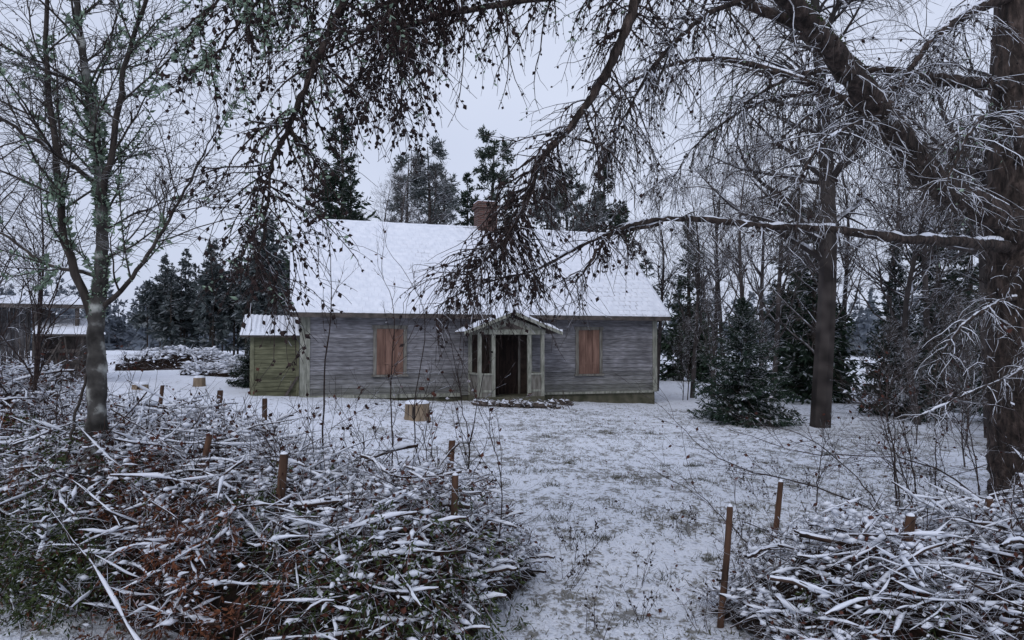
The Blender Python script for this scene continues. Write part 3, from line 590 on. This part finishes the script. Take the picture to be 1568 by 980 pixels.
    p,d,r,t=sprout(tr[None],rr[None],70,.08,.6,1.4);B=grow(p,d,rng.uniform(.3,1.3,70),7,.14,-.02);Rb=taper(np.full(70,.014),.003,7);tw.tubes(B,Rb,4,0)
    p,d,r,t=sprout(B,Rb,7,.2,1.,.8);C=grow(p,d,rng.uniform(.1,.45,len(p)),5,.2,-.05);tw.tubes(C,taper(r*.5+.001,.0015,5),3,1)
    par=empty('overhanging_larch_tree')
    mb.obj('trunk_and_limbs',[M_larch,M_snow],smooth=True,parent=par)
    tw.obj('twigs_and_cones',[M_twig,M_twigs,M_cone,M_lichen],parent=par)
    mo=MB();p=L1[0][24:50]
    k=1500;ii=rng.integers(0,len(p),k);o=nrm(rng.normal(size=(k,3)));o[:,2]=np.abs(o[:,2]);q=p[ii]+o*.125
    mo.leaves(q,rng.normal(size=(k,3)),.035,.008,0);mo.obj('moss',[M_thG],parent=par)
larch()

# ------------------------------------------------------------------ birch on the left
def left_tree():
    mb=MB()
    P,R=spline([(-3.75,6.4,-.2),(-3.64,6.4,.68),(-3.58,6.4,1.47),(-3.6,6.4,2.15),(-3.56,6.4,2.72),(-3.58,6.4,3.28),(-3.64,6.4,3.85),(-3.74,6.4,4.41),(-3.82,6.4,4.98),(-3.9,6.4,5.83),(-3.9,6.5,8)],[.12,.088,.080,.07,.055,.048,.04,.034,.028,.022,.008],110)
    P+=rng.normal(0,.004,P.shape);mb.tubes(P,R*(1+.06*rng.normal(size=110)),12,0)
    S=[(P,R)]
    for pts,rad in[([(-3.6,6.4,2.2),(-3.81,6.3,2.83),(-3.9,6.3,3.57),(-3.95,6.2,4.3),(-3.98,6.2,5.3),(-4.1,6.1,6.4)],[.04,.034,.028,.022,.015,.006]),
                   ([(-3.58,6.4,2.3),(-3.3,6.3,2.5),(-3.0,6.2,2.85),(-2.7,6.1,3.3),(-2.45,6,3.7)],[.026,.020,.015,.010,.004]),
                   ([(-3.58,6.4,3.2),(-3.4,6.3,3.9),(-3.25,6.2,4.5),(-2.95,6.1,5.2),(-2.8,6,5.8)],[.03,.026,.02,.014,.006]),
                   ([(-3.6,6.4,3.4),(-4.1,6.3,3.75),(-4.6,6.2,4.1),(-5.0,6.1,4.6)],[.022,.018,.012,.004]),
                   ([(-3.6,6.4,2.6),(-4.1,6.5,2.7),(-4.6,6.6,3.0),(-5.1,6.7,3.1)],[.020,.016,.011,.004]),
                   ([(-3.62,6.4,1.9),(-3.75,6.3,1.2),(-3.8,6.2,.4)],[.012,.012,.01])]:
        p,r=spline(pts,rad,24);p+=rng.normal(0,.008,p.shape);mb.tubes(p,r,7,1);S.append((p,r))
    for (p,r),k in zip(S,(42,22,15,20,11,11,0)):
        if k==0: continue
        t0=.36 if k==42 else .15
        a,d,rr,t=sprout(p[None],r[None],k,t0,1.,.85);d[:,2]+=.15
        B=grow(a,d,rng.uniform(.5,1.5,k),8,.13,.02);Rb=taper(np.minimum(rr*.4,.011)+.001,.0025,8);mb.tubes(B,Rb,5,1)
        a,d,r2,t=sprout(B,Rb,9,.15,1.,.75);C=grow(a,d,rng.uniform(.2,.6,len(a)),6,.16,-.02);Rc=taper(r2*.5+.0008,.0018,6);mb.tubes(C,Rc,4,1)
        a,d,r3,t=sprout(C,Rc,4,.15,1.,.75);E=grow(a,d,rng.uniform(.08,.28,len(a)),4,.2,-.03);mb.tubes(E,taper(r3*.7+.0006,.0013,4),3,1)
        sel=rng.random(len(E))<.10;mb.octs(E[sel][:,-1],np.tile([0,0,-1.],(sel.sum(),1)),rng.uniform(.02,.045,sel.sum()),.008,2)
        a,d,_,t=sprout(B,Rb,90,.0,.9,1.2);w=(vnoise(a[:,0],a[:,2]+a[:,1],.35)>.52)&(a[:,2]>2.5);a=a[w];d=d[w];mb.leaves(a,d,rng.uniform(.02,.07,len(a)),rng.uniform(.006,.018,len(a)),3)
    for q,k in((1,900),(0,1400)):
        a,d,_,t=sprout(S[q][0][None],S[q][1][None]*0,k,.25,.75,1.4);w=vnoise(a[:,2],a[:,0],.2)>.45;a=a[w]+d[w]*.03;mb.leaves(a,d[w],.06,.014,3)
    mb.obj('birch_tree',[M_birch,M_bark,M_cone,M_lichen],smooth=True)
left_tree()
brD=bare_mesh(7,30,10,7,M_twig,.6,-.02,r0=.007,t0=.2,l1=.3,tw=.0025)
T('bare_tree',brD,-8.6,11.5,s=.9);T('bare_tree',brD,-11.5,15,s=1.0)
T('bare_tree',brD,-6.0,9.3,s=.62)

# ------------------------------------------------------------------ brushwood hedges
def hedge(name,path,hw,hh,ns,stakes,cedar,seed,far=False,leafk=9,side=-1):
    global rng
    rng=np.random.default_rng(seed)
    par=empty(name);path=np.asarray(path,float)
    seg=np.linalg.norm(np.diff(path[:,:2],axis=0),axis=1);cum=np.concatenate([[0],np.cumsum(seg)])
    def at(s):
        x=np.interp(s,cum,path[:,0]);y=np.interp(s,cum,path[:,1]);h=np.interp(s,cum,path[:,2])
        e=.05;dx=np.interp(s+e,cum,path[:,0])-np.interp(s-e,cum,path[:,0]);dy=np.interp(s+e,cum,path[:,1])-np.interp(s-e,cum,path[:,1])
        l=np.hypot(dx,dy);return x,y,h,dx/l,dy/l
    Lt=cum[-1]
    def top(s,u,x,y,h): return h*hh*np.sqrt(np.clip(1-np.abs(u)**3,0,1))*(.72+.56*vnoise(x,y,.5))*np.minimum(1,(.45+(Lt-s)*1.8))
    k1,k2=260,46;ss,uu=np.meshgrid(np.linspace(0,Lt,k1),np.linspace(-1,1,k2))
    x,y,h,tx,ty=at(ss);px_=x-ty*uu*hw*.8;py_=y+tx*uu*hw*.8
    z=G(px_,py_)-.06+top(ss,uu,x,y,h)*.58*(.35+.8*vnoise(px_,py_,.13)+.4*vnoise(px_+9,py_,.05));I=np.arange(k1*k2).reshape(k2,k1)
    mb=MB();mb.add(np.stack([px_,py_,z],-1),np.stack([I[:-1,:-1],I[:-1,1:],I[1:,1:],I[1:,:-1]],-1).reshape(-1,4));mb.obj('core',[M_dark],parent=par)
    def pts(k,lo=.15,pw=.6,front=0):
        s=Lt*(1-rng.random(k)**1.25);u=rng.uniform(-1,1,k)
        if front: 
            q=rng.random(k)<front;u=np.where(q,side*rng.uniform(.25,1.,k),u)
        x,y,h,tx,ty=at(s);X_=x-ty*u*hw;Y_=y+tx*u*hw
        f=lo+(1-lo)*rng.random(k)**pw;tp=top(s,u,x,y,h);return X_,Y_,G(X_,Y_)+tp*f,tx,ty,f,np.clip(.35+(Lt-s)*.7,0,1)
    mb=MB()
    classes=((ns//12,.8,1.7,.010,.021,.4,.15,9),(ns,.35,1.1,.004,.010,.7,.30,7),(ns*(1 if far else 4),.15,.55,.0018,.0042,1.3,.65,5))
    for ci,(cnt,l0,l1,r0,r1,yaw,pit,nn) in enumerate(classes):
        X_,Y_,Z_,tx,ty,f,end=pts(cnt,.15 if ci<2 else .3,.6 if ci<2 else .5,.25);a=np.arctan2(ty,tx)+rng.normal(0,yaw,cnt)+np.where(rng.random(cnt)<.5,math.pi,0);e=rng.normal(-.03,pit,cnt)
        D=np.stack([np.cos(a)*np.cos(e),np.sin(a)*np.cos(e),np.sin(e)],-1);L=rng.uniform(l0,l1,cnt)*end
        S=np.stack([X_,Y_,Z_],-1)-D*L[:,None]*.5;P=grow(S,D,L,nn,.14,-.02)
        P[:,:,2]=np.maximum(P[:,:,2],G(P[:,:,0],P[:,:,1])+.01)
        r=rng.uniform(r0,r1,cnt);R=taper(r,r0*.3,nn);mb.tubes(P,R,5 if ci<2 else 3,0)
        w=(f>(.5 if ci<2 else .72))&(np.abs(e)<.55);
        if ci==2: w&=rng.random(cnt)<.4
        for rep in range(3 if ci<2 else 1):
            ww=w&(rng.random(cnt)<.75);Q=P[ww].copy();rq=R[ww];i0=int(rng.integers(0,max(1,nn-4)));Q=Q[:,i0:i0+4];rq=rq[:,i0:i0+4]
            Q[:,:,2]+=rq*.8+.003;rs=rq*.7+rng.uniform(.003,.012,(len(Q),1));rs[:,0]=.001;rs[:,-1]=.001;rs*=rng.uniform(.5,1.35,rs.shape);mb.tubes(Q,rs,5,1)
        if ci<2:
            p,d,rr,t=sprout(P,R,5,.2,1.,.6);d[:,2]+=.1;C=grow(p,d,rng.uniform(.1,.4,len(p)),5,.15,0);mb.tubes(C,taper(rr*.5+.001,.0012,5),3,0)
    k=ns*(2 if far else 3);X_,Y_,Z_,tx,ty,f,end=pts(k,.80,.6);D=rng.normal(0,1,(k,3));D[:,2]*=.15;q=rng.random(k)**2;mb.octs(np.stack([X_,Y_,Z_],-1),D,(.03+.10*q)*(4 if far else 1),(.007+.018*q)*(3.5 if far else 1),1)
    mb.obj('sticks',[M_stick,M_snow],parent=par,smooth=True)
    mb=MB();k=int(ns*leafk);X_,Y_,Z_,tx,ty,f,end=pts(k,.3,.6,.4);D=rng.normal(size=(k,3));D[:,2]-=.4;mb.leaves(np.stack([X_,Y_,Z_+rng.uniform(-.02,.07,k)],-1),D,rng.uniform(.02,.055,k),rng.uniform(.007,.018,k),0)
    if cedar:
        X_,Y_,Z_,tx,ty,f,end=pts(cedar,.2,.9,.8);D=rng.normal(0,1,(cedar,3));D[:,1]-=.8;D[:,0]*=.8;D[:,2]=D[:,2]*.35-.4
        P=grow(np.stack([X_,Y_-.04,Z_-.02],-1),D,rng.uniform(.2,.55,cedar),6,.12,-.2);P[:,:,2]=np.maximum(P[:,:,2],G(P[:,:,0],P[:,:,1])+.02);R=np.full(P.shape[:2],.003);mb.tubes(P,R,3,0)
        zone=vnoise(X_*1.,Y_,.45);rust=zone>.52
        for sel,mi in((rust,2),(~rust,1)):
            if sel.sum()==0: continue
            p,d,_,t=sprout(P[sel],R[sel],9,.05,1.,.75);C=grow(p,d,rng.uniform(.08,.2,len(p)),4,.06,-.12)
            p,d,_,t=sprout(C,np.zeros(C.shape[:2]),8,.0,1.,.6);mb.leaves(p,d,rng.uniform(.02,.055,len(p)),rng.uniform(.004,.009,len(p)),mi)
    mb.obj('foliage',[M_leaf,M_thG,M_thB],parent=par)
    mb=MB()
    for x,y,zt in stakes:
        r=rng.uniform(.022,.033);lx,ly=rng.normal(0,.08,2);zt2=zt
        mb.tubes(np.array([(x-lx,y-ly,-.1),(x,y,zt2*.6),(x+lx*.4,y+ly*.4,zt2-.01),(x+lx*.4,y+ly*.4,zt2),(x+lx*.4,y+ly*.4,zt2+.001)]),np.array([r*1.1,r,r*.95,r*.85,.0005]),9,0)
        mb.tubes(np.array([(x+lx*.4,y+ly*.4,zt2+.002),(x+lx*.4,y+ly*.4,zt2+.012),(x+lx*.4,y+ly*.4,zt2+.022)]),np.array([r*.85,r*.7,.001]),8,1)
    mb.obj('stakes',[M_stake,M_snow],parent=par,smooth=True)
hedge('brushwood_hedge',[(-9.5,12.5,1.35),(-6.6,9.8,1.42),(-4.2,7.8,1.32),(-2.7,6.5,1.30),(-1.4,5.8,1.28),(-.4,5.6,1.12),(-.05,5.5,.9)],1.25,1.0,1450,
   [(-1.66,5.3,1.22),(-.40,5.1,1.1),(-.58,6.8,1.12),(-3.2,8,1.5),(-4.3,9,1.5),(-2.5,5.9,1.28),(-5.8,9.5,1.4),(-2.5,7.5,1.45),(-6.5,10,1.55),(-3.6,6.9,1.3)],1100,21)
hedge('brushwood_hedge',[(8.2,7.6,.9),(6.5,6.9,.9),(4.6,6.0,.88),(3.0,5.3,.86),(1.95,5.1,.76),(1.6,5.05,.55)],.9,1.0,850,
   [(1.555,5.4,.82),(2.2,6.2,.86),(2.58,4.9,.88),(3.67,5.8,.8),(4.6,6.4,.8)],50,22,leafk=4,side=1)
hedge('brush_pile',[(-21,40,.9),(-18,40.5,1.2),(-15.,41,.6)],1.6,1.,260,[],0,23,far=True,leafk=1)
hedge('brush_pile',[(-14.6,33,.4),(-13,33.3,.7),(-11.8,33.5,.4)],1.0,1.,160,[],0,24,far=True,leafk=1)
rng=np.random.default_rng(6)

# ------------------------------------------------------------------ saplings and weeds
def sapling(pts,r,k,name='sapling',lf=.3):
    mb=MB();P,R=spline(pts,np.linspace(r,.002,len(pts)),20);P+=rng.normal(0,.006,P.shape);mb.tubes(P,R,6)
    a,d,rr,t=sprout(P[None],R[None],k,.25,1.,.6);B=grow(a,d,rng.uniform(.2,.7,k),7,.1,.02);Rb=taper(rr*.5+.0005,.0015,7);mb.tubes(B,Rb,4)
    a,d,rr,t=sprout(B,Rb,4,.2,1.,.6);C=grow(a,d,rng.uniform(.08,.25,len(a)),5,.15,0);mb.tubes(C,taper(rr*.6+.0003,.0012,5),3)
    a,d,_,t=sprout(B,Rb,3,.3,1.,1.);w=rng.random(len(a))<lf;mb.leaves(a[w],d[w],.045,.016,1)
    mb.obj(name,[M_twig,M_leaf])
sapling([(-2.3,9,0),(-2.28,9,1.5),(-2.2,9,2.6),(-2.3,9,3.9)],.014,14)
sapling([(-1.5,9.5,0),(-1.55,9.5,1.4),(-1.52,9.5,2.4),(-1.75,9.5,3.1)],.012,12)
sapling([(-.5,7,0),(-.4,7,.9),(-.48,7,1.5),(-.62,7,2.2)],.009,10)
sapling([(-.3,7.2,0),(-.42,7.2,.8),(-.3,7.2,1.6),(-.2,7.2,2.1)],.008,9)
sapling([(-.8,7.6,0),(-1.,7.6,1.2),(-.9,7.6,2.3),(-1.3,7.6,3.)],.009,10)
for i in range(12):
    x=rng.uniform(-2.6,.0);y=rng.uniform(5.3,7.);h=rng.uniform(1.1,1.55);sapling([(x,y,.3),(x+.02,y,h*.6),(x+rng.normal(0,.08),y,h*.85),(x+rng.normal(0,.12),y,h)],.006,6,lf=.9)
for i in range(10):
    y=rng.uniform(7.,10.5);x=-y*.68+rng.uniform(.2,1.6);h=rng.uniform(1.3,1.9);sapling([(x,y,.3),(x+.02,y,h*.6),(x+rng.normal(0,.08),y,h*.85),(x+rng.normal(0,.12),y,h)],.007,8,lf=.8)
sapling([(3.7,7,.3),(2.9,7,.65),(2.2,7,.82),(1.77,7,1.05),(1.4,7,1.42)],.009,10)
sapling([(4.6,6.4,.2),(3.6,6.4,.95),(2.6,6.5,1.05),(1.9,6.6,1.25)],.009,10)
sapling([(3.9,5.6,.2),(4.0,5.4,1.0),(3.6,5.3,1.5),(3.1,5.2,1.6)],.010,14)
sapling([(3.3,4.9,.1),(3.35,4.8,.9),(3.4,4.8,1.5),(3.3,4.8,2.1)],.016,14)
sapling([(2.1,5.9,.2),(1.7,6,.6),(1.4,6.2,.9)],.007,8)
for i in range(18):
    x=rng.uniform(3.4,7);y=rng.uniform(6.6,9.5);h=rng.uniform(.8,1.9);dx=rng.normal(-.3,.4)
    sapling([(x,y,0),(x+dx*.2,y,h*.5),(x+dx*.6,y,h*.9),(x+dx,y,h)],.008,14)
mb=MB()
for i in range(75):
    x=rng.uniform(.3,2.6) if i<24 else rng.uniform(3,8);y=rng.uniform(4.6,8.5) if i<24 else rng.uniform(7.5,12)
    k=int(rng.integers(2,7));S=np.stack([x+rng.normal(0,.06,k),y+rng.normal(0,.06,k),np.zeros(k)],-1);S[:,2]=G(S[:,0],S[:,1]);D=rng.normal(0,.35,(k,3));D[:,2]=1
    P=grow(S,D,rng.uniform(.12,.42,k),6,.12,-.05);R=taper(np.full(k,.003),.001,6);mb.tubes(P,R,3)
    a,d,r,t=sprout(P,R,5,.3,1.,.7);mb.tubes(grow(a,d,rng.uniform(.03,.12,len(a)),3,.1),np.full((len(a),3),.001),3)
    a,d,r,t=sprout(P,R,6,.3,1.,.9);mb.leaves(a,d,.03,.010,0)
mb.obj('dry_weeds',[M_twig])
mb=MB()
for cx_,cy_,hh_,kk in((-3.9,6.2,.8,80),(-3.3,5.7,.5,60),(-6.3,8.6,.9,70),(-5.2,7.4,.8,70),(-4.5,6.7,.7,60)):
    S=np.stack([cx_+rng.normal(0,.17,kk),cy_+rng.normal(0,.12,kk),rng.uniform(0,hh_*.5,kk)],-1);D=rng.normal(0,.6,(kk,3));D[:,2]=np.abs(D[:,2])*.7+.2
    P=grow(S,D,rng.uniform(.25,.6,kk),6,.12,-.16);R=np.full(P.shape[:2],.003);mb.tubes(P,R,3,0)
    p,d,_,t=sprout(P,R,12,.05,1.,.75);C=grow(p,d,rng.uniform(.06,.18,len(p)),4,.06,-.1)
    p,d,_,t=sprout(C,np.zeros(C.shape[:2]),9,.0,1.,.6);mb.leaves(p,d,rng.uniform(.02,.045,len(p)),rng.uniform(.004,.008,len(p)),1)
mb.obj('cedar_shrub',[M_twig,M_thG])

# ------------------------------------------------------------------ world, sun, camera
w=bpy.data.worlds.new("World");scene.world=w;w.use_nodes=True;nt=w.node_tree;N=nt.nodes;Lk=nt.links.new
bg=N['Background'];out=N['World Output']
sky=N.new('ShaderNodeTexSky');sky.sky_type='NISHITA';sky.sun_disc=False;sky.sun_elevation=math.radians(40);sky.sun_rotation=math.radians(200);sky.dust_density=3
hs=N.new('ShaderNodeHueSaturation');hs.inputs['Saturation'].default_value=.35;Lk(sky.outputs[0],hs.inputs['Color']);Lk(hs.outputs[0],bg.inputs[0]);bg.inputs[1].default_value=.02
bg2=N.new('ShaderNodeBackground');tc=N.new('ShaderNodeTexCoord');nz=N.new('ShaderNodeTexNoise');nz.inputs['Scale'].default_value=1.6;nz.inputs['Detail'].default_value=3;Lk(tc.outputs['Generated'],nz.inputs['Vector'])
cr=N.new('ShaderNodeValToRGB');cr.color_ramp.elements[0].position=.35;cr.color_ramp.elements[1].position=.65;cr.color_ramp.elements[0].color=(.50,.56,.73,1);cr.color_ramp.elements[1].color=(.62,.68,.84,1);Lk(nz.outputs['Fac'],cr.inputs[0]);Lk(cr.outputs[0],bg2.inputs[0]);bg2.inputs[1].default_value=.98
ad=N.new('ShaderNodeAddShader');Lk(bg.outputs[0],ad.inputs[0]);Lk(bg2.outputs[0],ad.inputs[1]);Lk(ad.outputs[0],out.inputs['Surface'])
sl_=bpy.data.lights.new('sun','SUN');sl_.energy=.55;sl_.angle=math.radians(25);sl_.color=(1,.98,.96)
so=bpy.data.objects.new('sun',sl_);scene.collection.objects.link(so);so.rotation_euler=(math.radians(50),0,math.radians(-20))
cam=bpy.data.cameras.new('camera');cam.lens=26;cam.sensor_width=36;cam.clip_end=2000;cam.clip_start=.05
co=bpy.data.objects.new('camera',cam);scene.collection.objects.link(co);co.location=(0,0,2.0);co.rotation_euler=(math.radians(90+1.87),0,0)
scene.camera=co
scene.view_settings.view_transform='Standard';scene.view_settings.look='None';scene.view_settings.exposure=0
